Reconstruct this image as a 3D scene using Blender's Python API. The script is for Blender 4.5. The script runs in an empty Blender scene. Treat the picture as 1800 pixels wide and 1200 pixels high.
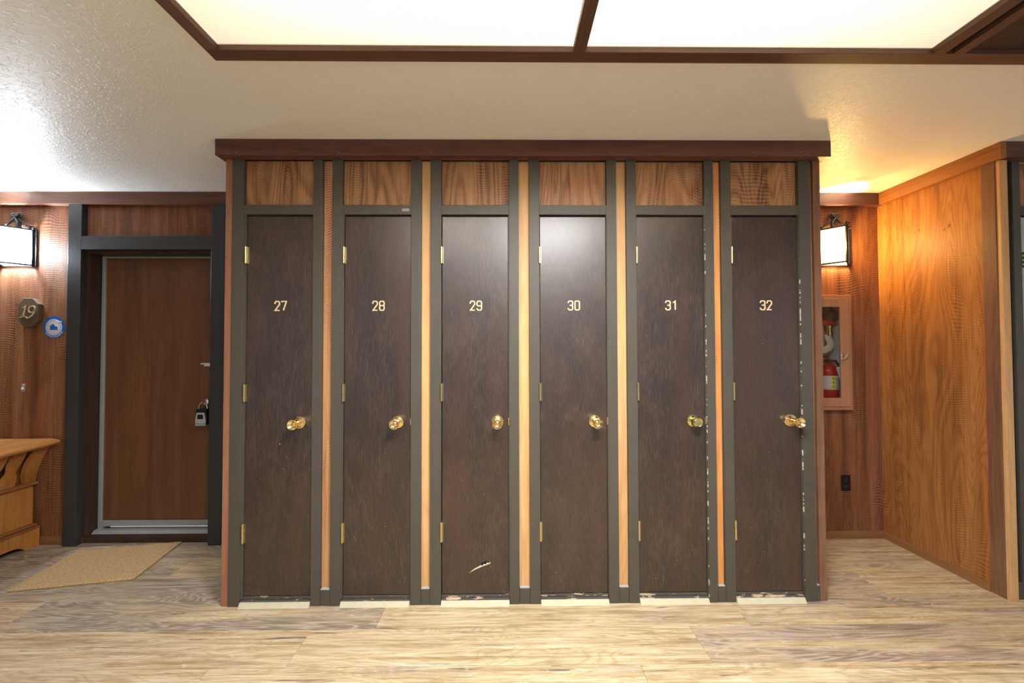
import bpy, bmesh, math, random
from mathutils import Vector, Matrix
random.seed(7)
S = bpy.context.scene
COL = S.collection
PI = math.pi

# ------------------------------------------------------------------ camera
cam = bpy.data.cameras.new('camera')
cam.sensor_width = 36.0
cam.lens = 698.6 / 1800 * 36
cam.clip_start = 0.02
camo = bpy.data.objects.new('camera', cam)
COL.objects.link(camo)
H = 2.461          # ceiling
CH = 1.348         # eye height
p_, y_, r_ = 0.0202, 0.0107, -0.0025
fw = Vector((math.sin(y_) * math.cos(p_), math.cos(y_) * math.cos(p_), math.sin(p_)))
rt = Vector((math.cos(y_), -math.sin(y_), 0))
up = rt.cross(fw)
rt2 = rt * math.cos(r_) + up * math.sin(r_)
up2 = up * math.cos(r_) - rt * math.sin(r_)
m = Matrix((rt2, up2, -fw)).transposed().to_4x4()
m.translation = (0, 0, CH)
camo.matrix_world = m
S.camera = camo

# ------------------------------------------------------------------ world, exposure
W = bpy.data.worlds.new('hall'); S.world = W; W.use_nodes = True
W.node_tree.nodes['Background'].inputs[0].default_value = (0.90, 0.95, 1.0, 1)
W.node_tree.nodes['Background'].inputs[1].default_value = 0.55
S.view_settings.view_transform = 'Standard'
S.view_settings.look = 'None'
S.view_settings.gamma = 1
S.view_settings.use_curve_mapping = False
S.view_settings.exposure = 0.1
try:
    S.cycles.use_denoising = True
    S.cycles.max_bounces = 8
    S.cycles.sample_clamp_indirect = 4
except Exception:
    pass

def area(name, loc, rot, sx, sy, e, col, spread=PI):
    l = bpy.data.lights.new(name, 'AREA'); l.shape = 'RECTANGLE'; l.size = sx; l.size_y = sy
    l.energy = e; l.color = col; l.spread = spread
    o = bpy.data.objects.new(name, l); o.location = loc; o.rotation_euler = rot
    COL.objects.link(o); return o

# ------------------------------------------------------------------ mesh helpers
def box(bm, x0, x1, y0, y1, z0, z1, bev=0.0):
    r = bmesh.ops.create_cube(bm, size=1)
    vs = r['verts']
    for v in vs:
        v.co = Vector(((x0 + x1) / 2 + v.co.x * (x1 - x0), (y0 + y1) / 2 + v.co.y * (y1 - y0), (z0 + z1) / 2 + v.co.z * (z1 - z0)))
    if bev:
        es = list({e for v in vs for e in v.link_edges})
        bmesh.ops.bevel(bm, geom=es, offset=bev, segments=2, profile=0.5, affect='EDGES')
    return vs

def prism(bm, pts, f, t0, t1, bev=0.0):
    """extrude a 2-D outline: f(a,b,t) -> xyz"""
    a = [bm.verts.new(f(p[0], p[1], t0)) for p in pts]
    b = [bm.verts.new(f(p[0], p[1], t1)) for p in pts]
    n = len(pts)
    fs = [bm.faces.new(a), bm.faces.new(b[::-1])]
    for i in range(n):
        fs.append(bm.faces.new((a[i], b[i], b[(i + 1) % n], a[(i + 1) % n])))
    bmesh.ops.recalc_face_normals(bm, faces=fs)
    if bev:
        es = list({e for fc in fs for e in fc.edges})
        bmesh.ops.bevel(bm, geom=es, offset=bev, segments=2, profile=0.5, affect='EDGES')
    return fs

def ribbon(bm, pts, w, f, t0, t1, closed=False):
    """flat stroke of width w along pts, extruded from t0 to t1"""
    P = [Vector(p) for p in pts]
    n = len(P)
    L, Rr = [], []
    for i in range(n):
        if closed:
            d0 = (P[i] - P[i - 1]).normalized(); d1 = (P[(i + 1) % n] - P[i]).normalized()
        else:
            d0 = (P[i] - P[i - 1]).normalized() if i else (P[1] - P[0]).normalized()
            d1 = (P[i + 1] - P[i]).normalized() if i < n - 1 else d0
        t = (d0 + d1)
        t = t.normalized() if t.length > 1e-6 else d0
        nn = Vector((-t.y, t.x)); c = max(0.45, nn.dot(Vector((-d1.y, d1.x))))
        ww = w[i] if isinstance(w, (list, tuple)) else w
        L.append(P[i] + nn * ww / 2 / c); Rr.append(P[i] - nn * ww / 2 / c)
    rng = range(n) if closed else range(n - 1)
    fl = []
    va = [[bm.verts.new(f(q.x, q.y, t)) for q in s] for s in (L, Rr) for t in (t0, t1)]
    L0, L1, R0, R1 = va
    for i in rng:
        j = (i + 1) % n
        for q in ((L0[i], L0[j], R0[j], R0[i]), (L1[i], R1[i], R1[j], L1[j]), (L0[i], L1[i], L1[j], L0[j]), (R0[i], R0[j], R1[j], R1[i])):
            fl.append(bm.faces.new(q))
    if not closed:
        for i in (0, n - 1):
            fl.append(bm.faces.new((L0[i], R0[i], R1[i], L1[i])))
    bmesh.ops.recalc_face_normals(bm, faces=fl)

def lathe(bm, prof, M, seg=32):
    """profile (radius, height) around local Z, placed with matrix M"""
    rings = []
    for r, h in prof:
        if r < 1e-5:
            rings.append([bm.verts.new(M @ Vector((0, 0, h)))])
        else:
            rings.append([bm.verts.new(M @ Vector((r * math.cos(2 * PI * k / seg), r * math.sin(2 * PI * k / seg), h))) for k in range(seg)])
    fl = []
    for a, b in zip(rings, rings[1:]):
        for k in range(seg):
            k2 = (k + 1) % seg
            if len(a) == 1 and len(b) == 1: continue
            if len(a) == 1: fl.append(bm.faces.new((a[0], b[k], b[k2])))
            elif len(b) == 1: fl.append(bm.faces.new((a[k], b[0], a[k2])))
            else: fl.append(bm.faces.new((a[k], b[k], b[k2], a[k2])))
    for rg in (rings[0], rings[-1]):
        if len(rg) > 1: fl.append(bm.faces.new(rg))
    bmesh.ops.recalc_face_normals(bm, faces=fl)

def tube(bm, pts, rad, seg=8):
    P = [Vector(p) for p in pts]; n = len(P); rings = []
    nrm = None
    for i in range(n):
        d = (P[min(i + 1, n - 1)] - P[max(i - 1, 0)]).normalized()
        if nrm is None:
            nrm = d.orthogonal().normalized()
        nrm = (nrm - d * nrm.dot(d)).normalized(); b = d.cross(nrm)
        r = rad[i] if isinstance(rad, (list, tuple)) else rad
        rings.append([bm.verts.new(P[i] + nrm * r * math.cos(2 * PI * k / seg) + b * r * math.sin(2 * PI * k / seg)) for k in range(seg)])
    fl = []
    for a, c in zip(rings, rings[1:]):
        for k in range(seg):
            fl.append(bm.faces.new((a[k], a[(k + 1) % seg], c[(k + 1) % seg], c[k])))
    fl += [bm.faces.new(rings[0]), bm.faces.new(rings[-1])]
    bmesh.ops.recalc_face_normals(bm, faces=fl)

def BM(): return bmesh.new()

def obj(name, bm, mat, parent=None, smooth=False, loc=None, mats=None):
    me = bpy.data.meshes.new(name)
    bm.to_mesh(me); bm.free()
    for mm in (mats or [mat]): me.materials.append(mm)
    if smooth:
        for p in me.polygons: p.use_smooth = True
        try: me.set_sharp_from_angle(angle=math.radians(38))
        except Exception: pass
    o = bpy.data.objects.new(name, me); COL.objects.link(o)
    if parent is not None: o.parent = parent
    if loc is not None: o.location = loc
    return o

def thing(name, label, cat, loc=(0, 0, 0), group=None):
    o = bpy.data.objects.new(name, None); COL.objects.link(o)
    o.empty_display_size = .05
    o.location = loc; o['label'] = label; o['category'] = cat
    if group: o['group'] = group
    return o

def tag(o, label, cat, group=None):
    o['label'] = label; o['category'] = cat
    if group: o['group'] = group
    return o

def struct(name, bm, mat, parent=None, label=None, **k):
    o = obj(name, bm, mat, parent, **k)
    if parent is None: o['kind'] = 'structure'
    if label: o['label'] = label
    return o

def text_mesh(s, size, depth):
    cu = bpy.data.curves.new('t', 'FONT'); cu.body = s; cu.size = size; cu.extrude = depth
    cu.align_x = 'CENTER'; cu.align_y = 'CENTER'
    t = bpy.data.objects.new('t', cu); COL.objects.link(t)
    bpy.context.view_layer.update()
    me = bpy.data.meshes.new_from_object(t.evaluated_get(bpy.context.evaluated_depsgraph_get()))
    bpy.data.objects.remove(t); bpy.data.curves.remove(cu)
    return me

XZ = lambda a, b, t: (a, t, b)      # outline in x,z ; extrude in y
YZ = lambda a, b, t: (t, a, b)      # outline in y,z ; extrude in x
XY = lambda a, b, t: (a, b, t)

# ------------------------------------------------------------------ materials
class NT:
    def __init__(s, name):
        s.m = bpy.data.materials.new(name); s.m.use_nodes = True
        s.t = s.m.node_tree; s.b = s.t.nodes['Principled BSDF']; s.out = s.t.nodes['Material Output']
    def n(s, typ, **kw):
        nd = s.t.nodes.new(typ)
        for k, v in kw.items(): setattr(nd, k, v)
        return nd
    def put(s, sock, v):
        if isinstance(v, bpy.types.NodeSocket): s.t.links.new(v, sock)
        elif v is not None: sock.default_value = v
    def math(s, op, a, b=None, c=None, clamp=False):
        nd = s.n('ShaderNodeMath', operation=op); nd.use_clamp = clamp
        for i, v in enumerate((a, b, c)):
            if v is not None: s.put(nd.inputs[i], v)
        return nd.outputs[0]
    def vec(s, rnd=True):
        tc = s.n('ShaderNodeTexCoord').outputs['Object']
        if not rnd: return tc
        oi = s.n('ShaderNodeObjectInfo').outputs['Random']
        cx = s.n('ShaderNodeCombineXYZ')
        s.put(cx.inputs[0], s.math('MULTIPLY', oi, 37.0)); s.put(cx.inputs[1], s.math('MULTIPLY', oi, 11.0)); s.put(cx.inputs[2], s.math('MULTIPLY', oi, 23.0))
        va = s.n('ShaderNodeVectorMath', operation='ADD'); s.put(va.inputs[0], tc); s.put(va.inputs[1], cx.outputs[0])
        return va.outputs[0]
    def map(s, v, sc):
        nd = s.n('ShaderNodeVectorMath', operation='MULTIPLY'); s.put(nd.inputs[0], v); nd.inputs[1].default_value = sc
        return nd.outputs[0]
    def noise(s, v, scale=1, detail=4, rough=.55, dist=0):
        nd = s.n('ShaderNodeTexNoise'); s.put(nd.inputs['Vector'], v)
        nd.inputs['Scale'].default_value = scale; nd.inputs['Detail'].default_value = detail
        nd.inputs['Roughness'].default_value = rough; nd.inputs['Distortion'].default_value = dist
        return nd.outputs['Fac']
    def ramp(s, fac, stops):
        nd = s.n('ShaderNodeValToRGB'); s.put(nd.inputs[0], fac)
        e = nd.color_ramp.elements
        while len(e) < len(stops): e.new(.5)
        for el, (p, c) in zip(e, stops):
            el.position = p; el.color = (*c, 1) if len(c) == 3 else c
        return nd.outputs[0]
    def rng(s, v, a, b, c=0., d=1.):
        nd = s.n('ShaderNodeMapRange'); s.put(nd.inputs[0], v)
        for i, q in enumerate((a, b, c, d)): nd.inputs[i + 1].default_value = q
        return nd.outputs[0]
    def mix(s, f, a, b, mode='MIX'):
        nd = s.n('ShaderNodeMix', data_type='RGBA', blend_type=mode)
        s.put(nd.inputs[0], f); 
        for i, v in ((6, a), (7, b)):
            s.put(nd.inputs[i], (*v, 1) if isinstance(v, tuple) and len(v) == 3 else v)
        return nd.outputs[2]
    def bump(s, h, st=.3, dist=.002):
        nd = s.n('ShaderNodeBump'); s.put(nd.inputs['Height'], h)
        nd.inputs['Strength'].default_value = st; nd.inputs['Distance'].default_value = dist
        s.t.links.new(nd.outputs[0], s.b.inputs['Normal'])
    def done(s, col=None, rough=None, metal=None, spec=None, coat=None):
        if col is not None: s.put(s.b.inputs['Base Color'], (*col, 1) if isinstance(col, tuple) and len(col) == 3 else col)
        if rough is not None: s.put(s.b.inputs['Roughness'], rough)
        if metal is not None: s.b.inputs['Metallic'].default_value = metal
        if spec is not None: s.b.inputs['Specular IOR Level'].default_value = spec
        if coat is not None:
            s.b.inputs['Coat Weight'].default_value = coat; s.b.inputs['Coat Roughness'].default_value = .30; s.b.inputs['Coat IOR'].default_value = 1.55
        return s.m

def lin(r, g, b):
    f = lambda c: (c / 255 / 12.92) if c / 255 <= .04045 else ((c / 255 + .055) / 1.055) ** 2.4
    return (f(r), f(g), f(b))

def wood(name, dark, mid, light, axis='Z', ripple=.5, rings=.5, seam=None, rough=.5, rnd=True, ripple_len=.0125, spec=.35, ringf=90, msk=.40, knots=None):
    """sawn plywood: grain along axis, contour rings, fine cross saw marks"""
    k = NT(name); v = k.vec(rnd)
    L = {'X': 0, 'Y': 1, 'Z': 2}[axis]
    def sc(a, b):
        q = [a, a, a]; q[L] = b; return tuple(q)
    fine = k.noise(k.map(v, sc(110, 5)), 1, 5, .6)
    streak = k.noise(k.map(v, sc(14, .5)), 1, 4, .6)
    low = k.noise(k.map(v, sc(3.4, .55)), 1, 2, .45, .6)
    ring = k.math('SINE', k.math('MULTIPLY', low, float(ringf)))
    ring = k.rng(ring, -1, 1)
    ring = k.math('POWER', ring, 1.6)
    sep = k.n('ShaderNodeSeparateXYZ'); k.put(sep.inputs[0], v)
    warp = k.noise(k.map(v, sc(2.8, 1.6)), 1, 1.5, .4)
    z = k.math('ADD', sep.outputs[L], k.math('MULTIPLY', warp, .34))
    rip = k.math('POWER', k.rng(k.math('SINE', k.math('MULTIPLY', z, 2 * PI / ripple_len)), -1, 1), 1.8)
    mask = k.rng(k.noise(k.map(v, sc(13, .8)), 1, 3, .5), msk, msk + .18)
    brk = k.rng(k.noise(k.map(v, sc(150, 45)), 1, 2, .5), .25, .6, .35, 1)
    ripm = k.math('MULTIPLY', k.math('MULTIPLY', rip, mask), brk)
    fac = k.math('ADD', k.math('MULTIPLY', fine, .45), k.math('MULTIPLY', streak, .65))
    fac = k.math('SUBTRACT', fac, k.math('MULTIPLY', ring, .20 * rings))
    fac = k.math('SUBTRACT', fac, k.math('MULTIPLY', ripm, .26 * ripple))
    c = k.ramp(fac, [(.18, dark), (.44, mid), (.72, light)])
    if seam:
        ax, wd, off = seam
        sp = k.n('ShaderNodeSeparateXYZ'); k.put(sp.inputs[0], k.vec(False))
        u = k.math('FRACT', k.math('ADD', k.math('DIVIDE', sp.outputs[ax], wd), off))
        s_ = k.math('LESS_THAN', u, .0026 / wd)
        c = k.mix(k.math('MULTIPLY', s_, .55), c, tuple(x * .25 for x in dark))
    for (ky, kz, kr) in knots or []:
        dd = k.n('ShaderNodeVectorMath', operation='DISTANCE')
        k.put(dd.inputs[0], k.map(k.vec(False), (0, 1, .8))); dd.inputs[1].default_value = (0, ky, kz * .8)
        kn = k.rng(k.math('ADD', dd.outputs['Value'], k.math('MULTIPLY', k.noise(k.vec(False), 60, 2), kr * .8)), kr * .7, kr * 1.5, .85, 0)
        c = k.mix(kn, c, lin(46, 26, 14))
    h = k.math('SUBTRACT', k.math('ADD', k.math('MULTIPLY', fine, .5), 0.), k.math('MULTIPLY', ripm, ripple))
    k.bump(h, .4, .0014)
    return k.done(c, rough, spec=spec)

def paint(name, col, rough=.45, var=.15, bump=.1, chips=None):
    k = NT(name); v = k.vec()
    n = k.noise(v, 9, 5, .6)
    c = k.mix(n, tuple(x * (1 - var) for x in col), tuple(x * (1 + var) for x in col))
    if chips:
        cc, thr, scl = chips
        ch = k.math('GREATER_THAN', k.noise(k.map(v, scl), 1, 5, .65), thr)
        c = k.mix(ch, c, cc)
    k.bump(k.noise(k.map(v, (60, 60, 8)), 1, 3), bump, .001)
    return k.done(c, rough, spec=.4)

def metal(name, col, rough=.2):
    k = NT(name); v = k.vec()
    k.bump(k.noise(v, 60, 3), .05, .0005)
    return k.done(col, k.rng(k.noise(v, 40, 3), 0, 1, rough * .8, rough * 1.3), metal=1.0)

def plain(name, col, rough=.5, spec=.4, var=.08):
    k = NT(name); v = k.vec()
    c = k.mix(k.noise(v, 30, 4), tuple(x * (1 - var) for x in col), tuple(min(1, x * (1 + var)) for x in col))
    return k.done(c, rough, spec=spec)

M = {}
KN = [(2.371, 2.094, .010), (2.400, 2.078, .006), (2.547, 2.118, .007), (2.573, 2.111, .005), (2.838, .327, .011), (2.45, .51, .004)]
M['wall_l'] = wood('redwood_plywood', lin(70, 44, 32), lin(122, 78, 54), lin(158, 108, 76), seam=(0, .196, .2755), rnd=False, ripple=1.25, rings=.3, rough=.6, spec=.22, ripple_len=.0135, msk=.38)
M['wall_side'] = wood('golden_plywood', lin(104, 66, 32), lin(150, 98, 52), lin(182, 128, 74), seam=(1, .61, .654), knots=KN, rnd=False, ripple=.8, ripple_len=.0135, rings=.55, rough=.5, ringf=190, spec=.25)
M['panel'] = wood('transom_plywood', lin(88, 60, 40), lin(148, 104, 68), lin(184, 138, 94), ripple=.9, rings=.9, seam=(0, .5225, .03), rnd=True, ringf=120)
M['strip_red'] = wood('strip_red', lin(112, 76, 50), lin(172, 124, 84), lin(206, 160, 114), ripple=1.5, rings=.2, ripple_len=.012)
M['strip_tan'] = wood('strip_tan', lin(156, 112, 70), lin(194, 148, 98), lin(216, 174, 124), ripple=.4, rings=.3, ripple_len=.009)
M['strip_org'] = wood('strip_orange', lin(142, 84, 42), lin(196, 128, 70), lin(222, 158, 94), ripple=.9, rings=.4, ripple_len=.012)
M['board'] = wood('cedar_board', lin(92, 60, 44), lin(134, 90, 66), lin(160, 112, 84), ripple=0, rings=.2, rough=.5)
M['board_dk'] = wood('worn_board', lin(66, 44, 34), lin(104, 72, 54), lin(136, 96, 72), ripple=0, rings=.2, rough=.5)
M['header'] = wood('header_stain', lin(56, 34, 31), lin(86, 54, 48), lin(108, 72, 62), axis='X', ripple=0, rings=.25, rough=.4)
M['header_y'] = wood('header_stain_side', lin(86, 52, 28), lin(134, 84, 46), lin(166, 110, 64), axis='Y', ripple=0, rings=.25, rough=.4)
M['crown'] = wood('crown_stain', lin(66, 40, 30), lin(100, 64, 48), lin(132, 88, 66), axis='X', ripple=0, rings=.2, rough=.45)
M['trim_x'] = wood('light_trim_x', lin(54, 36, 30), lin(84, 58, 48), lin(110, 80, 66), axis='X', ripple=0, rings=.2, rough=.5)
M['trim_y'] = wood('light_trim_y', lin(54, 36, 30), lin(84, 58, 48), lin(110, 80, 66), axis='Y', ripple=0, rings=.2, rough=.5)
M['base'] = wood('baseboard_wood', lin(84, 54, 32), lin(128, 86, 54), lin(150, 106, 70), axis='X', ripple=0, rings=.2)
M['base_y'] = wood('baseboard_wood_y', lin(84, 54, 32), lin(128, 86, 54), lin(150, 106, 70), axis='Y', ripple=0, rings=.2)
M['bench'] = wood('bench_pine', lin(120, 72, 30), lin(168, 110, 52), lin(196, 138, 74), axis='Z', ripple=0, rings=.5, rough=.35, ringf=40)
M['bench_y'] = wood('bench_pine_y', lin(126, 76, 36), lin(178, 118, 62), lin(206, 148, 88), axis='Y', ripple=0, rings=.4, rough=.3)
M['bench_x'] = wood('bench_pine_x', lin(126, 76, 36), lin(178, 118, 62), lin(206, 148, 88), axis='X', ripple=0, rings=.4, rough=.3)
M['grey'] = paint('grey_brown_paint', lin(74, 69, 62), .5)
M['grey_dk'] = paint('charcoal_paint', lin(52, 52, 53), .42)
M['sill'] = paint('chipped_sill_paint', lin(76, 72, 68), .32, chips=((.50, .34, .25), .60, (14, 6, 60)))
M['lit_top'] = plain('painted_lit_top', lin(168, 166, 164), .5)  # pale grey stands for light falling on the block tops
M['pale'] = paint('grey_paint_with_reflection', lin(168, 172, 178), .35)  # pale tone holds the door's glossy reflection in its colour
M['sill2'] = paint('worn_sill_paint', lin(76, 72, 68), .32, chips=((.52, .40, .29), .565, (10, 6, 60)))
M['bead'] = paint('worn_bead_paint', lin(74, 69, 62), .4, chips=((.62, .58, .5), .545, (3, 3, 26)))
M['rubber'] = plain('dark_gap', lin(14, 12, 12), .8)
M['cream'] = plain('cream_strip', lin(192, 184, 156), .5, var=.15)
M['brass'] = metal('brass', (.86, .66, .36), .15)
M['brass2'] = metal('green_brass', (.72, .66, .28), .14)
M['hinge'] = metal('hinge_brass', (.62, .52, .26), .28)
M['chrome'] = metal('chrome', (.75, .75, .76), .18)
M['alu'] = plain('dull_aluminium', lin(150, 151, 153), .35, spec=.8, var=.15)
M['numeral'] = plain('numeral_brass', lin(226, 200, 160), .35)
M['iron'] = plain('wrought_iron', lin(38, 38, 41), .55)
M['bronze'] = plain('bronze_plaque', lin(92, 78, 62), .4, spec=.6)
M['bronze_hi'] = plain('bronze_numeral', lin(186, 166, 132), .35, spec=.6)
M['blue'] = plain('sticker_blue', lin(20, 96, 178), .3)
M['white'] = plain('white_paint', lin(226, 224, 220), .4)
M['stickgrey'] = plain('sticker_white', lin(206, 202, 204), .4)
M['black'] = plain('black_plastic', lin(22, 22, 24), .35)
M['red'] = plain('extinguisher_red', lin(170, 22, 26), .25)
M['band'] = plain('red_band', lin(190, 50, 42), .4)
M['canvas'] = plain('hose_canvas', lin(212, 206, 196), .8)
M['yellow'] = plain('label_yellow', lin(226, 222, 60), .5)
M['cab'] = wood('cabinet_wood', lin(128, 90, 66), lin(164, 120, 90), lin(180, 136, 104), ripple=0, rings=.15, rough=.4)
M['cabin'] = plain('cabinet_inside', lin(190, 194, 196), .5)
M['bench_dk'] = wood('bench_moulding', lin(84, 52, 28), lin(130, 84, 46), lin(158, 108, 64), axis='Y', ripple=0, rings=.3, rough=.35)
M['jamb'] = wood('dark_jamb', lin(34, 24, 20), lin(56, 40, 34), lin(74, 54, 44), ripple=0, rings=.1, rough=.4)
M['door19'] = wood('door_walnut', lin(58, 36, 24), lin(92, 60, 38), lin(118, 80, 54), ripple=0, rings=.35, rough=.4, spec=.5, ringf=30)
M['grille'] = plain('lockbox_grey', lin(176, 182, 188), .35)
M['silver'] = plain('silver_tag', lin(150, 144, 132), .4)
M['boxwhite'] = plain('light_box_white', lin(240, 238, 232), .6)

def mat_locker():
    k = NT('dark_locker_veneer'); v = k.vec()
    fine = k.noise(k.map(v, (230, 230, 20)), 1, 5, .7)
    st = k.noise(k.map(v, (9, 9, .8)), 1, 3, .55)
    mott = k.noise(k.map(v, (9, 9, 4)), 1, 5, .65)
    c = k.ramp(k.math('ADD', k.math('MULTIPLY', fine, .7), k.math('MULTIPLY', mott, .3)), [(.36, lin(24, 17, 15)), (.50, lin(46, 33, 28)), (.66, lin(76, 60, 52))])
    c = k.mix(k.rng(st, .46, .66, 0, .42), c, lin(66, 38, 29))
    # scuffs: pale flecks, mostly on the lower half where feet and gear knock the door
    sp = k.n('ShaderNodeSeparateXYZ'); k.put(sp.inputs[0], k.n('ShaderNodeTexCoord').outputs['Object'])
    zone = k.rng(sp.outputs[2], .15, 1.6, .0, .07)
    fl = k.noise(k.map(v, (110, 110, 80)), 1, 3, .5, .8)
    area_ = k.rng(k.noise(v, 3.5, 2), .35, .65, .05, 0)
    s_ = k.math('GREATER_THAN', fl, k.math('ADD', k.math('ADD', zone, area_), .705))
    c = k.mix(k.math('MULTIPLY', s_, .6), c, lin(190, 175, 165))
    k.bump(k.math('ADD', fine, k.math('MULTIPLY', mott, .6)), .5, .0012)
    return k.done(c, k.rng(k.noise(v, 6, 4), 0, 1, .34, .5), spec=.4, coat=.7)
M['locker'] = mat_locker()

def mat_ceiling():
    k = NT('knockdown_plaster'); v = k.vec(False)
    vo = k.n('ShaderNodeTexVoronoi'); vo.feature = 'SMOOTH_F1'
    d = k.noise(v, 14, 3, .6)
    vm = k.n('ShaderNodeVectorMath', operation='ADD'); k.put(vm.inputs[0], v)
    k.put(vm.inputs[1], k.map(k.n('ShaderNodeTexNoise').outputs['Color'], (.01, .01, .01)))
    k.put(vo.inputs['Vector'], vm.outputs[0]); vo.inputs['Scale'].default_value = 60
    a = k.rng(k.noise(v, 42, 3, .55, 1.2), .52, .60)
    k.bump(k.math('ADD', k.math('MULTIPLY', a, .8), k.math('MULTIPLY', d, .5)), .40, .0022)
    return k.done(k.mix(d, lin(236, 235, 230), lin(242, 241, 236)), .45, spec=.45)
M['ceil'] = mat_ceiling()

def mat_floor():
    k = NT('vinyl_planks')
    tc = k.n('ShaderNodeTexCoord').outputs['Object']
    at = k.n('ShaderNodeAttribute'); at.attribute_name = 'plank'
    sp = k.n('ShaderNodeSeparateColor'); k.put(sp.inputs[0], at.outputs['Color'])
    cx = k.n('ShaderNodeCombineXYZ'); k.put(cx.inputs[0], k.math('MULTIPLY', sp.outputs[0], 60.)); k.put(cx.inputs[1], k.math('MULTIPLY', sp.outputs[1], 40.))
    va = k.n('ShaderNodeVectorMath', operation='ADD'); k.put(va.inputs[0], tc); k.put(va.inputs[1], cx.outputs[0]); v = va.outputs[0]
    low = k.noise(k.map(v, (.9, 7, 1)), 1, 3, .5, .8)
    ring = k.rng(k.math('SINE', k.math('MULTIPLY', low, 130.)), -1, 1)
    fine = k.noise(k.map(v, (7, 190, 1)), 1, 6, .8)
    st = k.noise(k.map(v, (1.5, 32, 1)), 1, 9, .78, .3)
    base = k.ramp(k.math('ADD', k.math('MULTIPLY', st, .7), k.math('MULTIPLY', fine, .3)),
                  [(.34, lin(100, 84, 66)), (.43, lin(162, 137, 102)), (.50, lin(192, 171, 134)), (.58, lin(206, 194, 164)), (.68, lin(218, 214, 202))])
    ringc = k.mix(k.math('MULTIPLY', k.math('POWER', ring, 2.5), .42), base, lin(150, 120, 84))
    # grey weathered zones
    g = k.noise(k.map(v, (1.1, 9, 1)), 1, 4, .6, .6)
    gm = k.rng(k.math('ADD', g, k.math('MULTIPLY', k.math('SUBTRACT', sp.outputs[2], .5), .30)), .48, .64)
    gc = k.ramp(k.math('ADD', k.math('MULTIPLY', fine, .5), k.math('MULTIPLY', ring, .35)), [(.2, lin(104, 92, 84)), (.48, lin(150, 134, 120)), (.75, lin(206, 196, 180))])
    c = k.mix(k.math('MULTIPLY', gm, .85), ringc, gc)
    dk = k.rng(k.noise(k.map(v, (2.6, 70, 1)), 1, 5, .7, .8), .585, .66, 0, .85)
    c = k.mix(dk, c, lin(96, 84, 76))
    # fine cross saw ticks
    s2 = k.n('ShaderNodeSeparateXYZ'); k.put(s2.inputs[0], v)
    tick = k.rng(k.math('SINE', k.math('MULTIPLY', s2.outputs[0], 2 * PI / .011)), .2, 1)
    tm = k.rng(k.noise(k.map(v, (2, 16, 1)), 1, 2), .55, .62)
    c = k.mix(k.math('MULTIPLY', k.math('MULTIPLY', tick, tm), .22), c, lin(170, 122, 70))
    wh = k.rng(k.noise(k.map(v, (14, 40, 1)), 1, 4, .6, 1.5), .64, .70, 0, .3)
    c = k.mix(wh, c, lin(222, 222, 220))
    k.bump(k.math('ADD', fine, k.math('MULTIPLY', ring, .3)), .12, .001)
    return k.done(c, .42, spec=.35)
M['floor'] = mat_floor()
M['seam'] = plain('plank_seam', lin(96, 82, 64), .8)

def mat_mat():
    k = NT('coir_fibre'); v = k.vec()
    n = k.noise(v, 260, 3, .7)
    c = k.ramp(n, [(.34, lin(132, 104, 66)), (.5, lin(190, 158, 112)), (.66, lin(222, 196, 152))])
    k.bump(n, .8, .003)
    return k.done(c, .9, spec=.1)
M['coir'] = mat_mat()

def mat_diffuser():
    k = NT('prismatic_diffuser'); v = k.vec(False)
    sp = k.n('ShaderNodeSeparateXYZ'); k.put(sp.inputs[0], v)
    a = k.rng(k.math('SINE', k.math('MULTIPLY', sp.outputs[0], 2 * PI / .0100)), -.2, 1)
    b = k.rng(k.math('SINE', k.math('MULTIPLY', sp.outputs[1], 2 * PI / .0100)), -.2, 1)
    cell = k.math('MULTIPLY', a, b)
    col = k.mix(cell, lin(255, 250, 242), lin(240, 222, 196))
    tr = k.n('ShaderNodeBsdfTranslucent'); k.put(tr.inputs[0], col)
    em = k.n('ShaderNodeEmission'); k.put(em.inputs[0], k.mix(cell, lin(255, 240, 214), lin(232, 206, 162))); em.inputs[1].default_value = .35
    gl = k.n('ShaderNodeBsdfGlossy'); gl.inputs['Roughness'].default_value = .3; gl.inputs[0].default_value = (.04, .04, .04, 1)
    ad = k.n('ShaderNodeAddShader'); k.put(ad.inputs[0], tr.outputs[0]); k.put(ad.inputs[1], em.outputs[0])
    a2 = k.n('ShaderNodeAddShader'); k.put(a2.inputs[0], ad.outputs[0]); k.put(a2.inputs[1], gl.outputs[0])
    k.t.links.new(a2.outputs[0], k.out.inputs[0])
    return k.m
M['diff'] = mat_diffuser()

def mat_lampglass(name, col, e):
    k = NT(name); v = k.vec()
    tr = k.n('ShaderNodeBsdfTranslucent'); tr.inputs[0].default_value = (*[x * .12 for x in col], 1)
    em = k.n('ShaderNodeEmission'); k.put(em.inputs[0], k.mix(k.noise(k.map(v, (8, 8, 60)), 1, 3), tuple(x * .92 for x in col), col)); em.inputs[1].default_value = e
    ad = k.n('ShaderNodeAddShader'); k.put(ad.inputs[0], tr.outputs[0]); k.put(ad.inputs[1], em.outputs[0])
    tp = k.n('ShaderNodeBsdfTransparent'); tp.inputs[0].default_value = (*col, 1)
    mx = k.n('ShaderNodeMixShader'); mx.inputs[0].default_value = .4
    k.put(mx.inputs[1], ad.outputs[0]); k.put(mx.inputs[2], tp.outputs[0])
    k.t.links.new(mx.outputs[0], k.out.inputs[0])
    return k.m
M['glass_cool'] = mat_lampglass('lamp_glass_cool', (.93, .94, .95), 1.25)
M['glass_warm'] = mat_lampglass('lamp_glass_warm', (1.0, .86, .60), 1.1)

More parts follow.
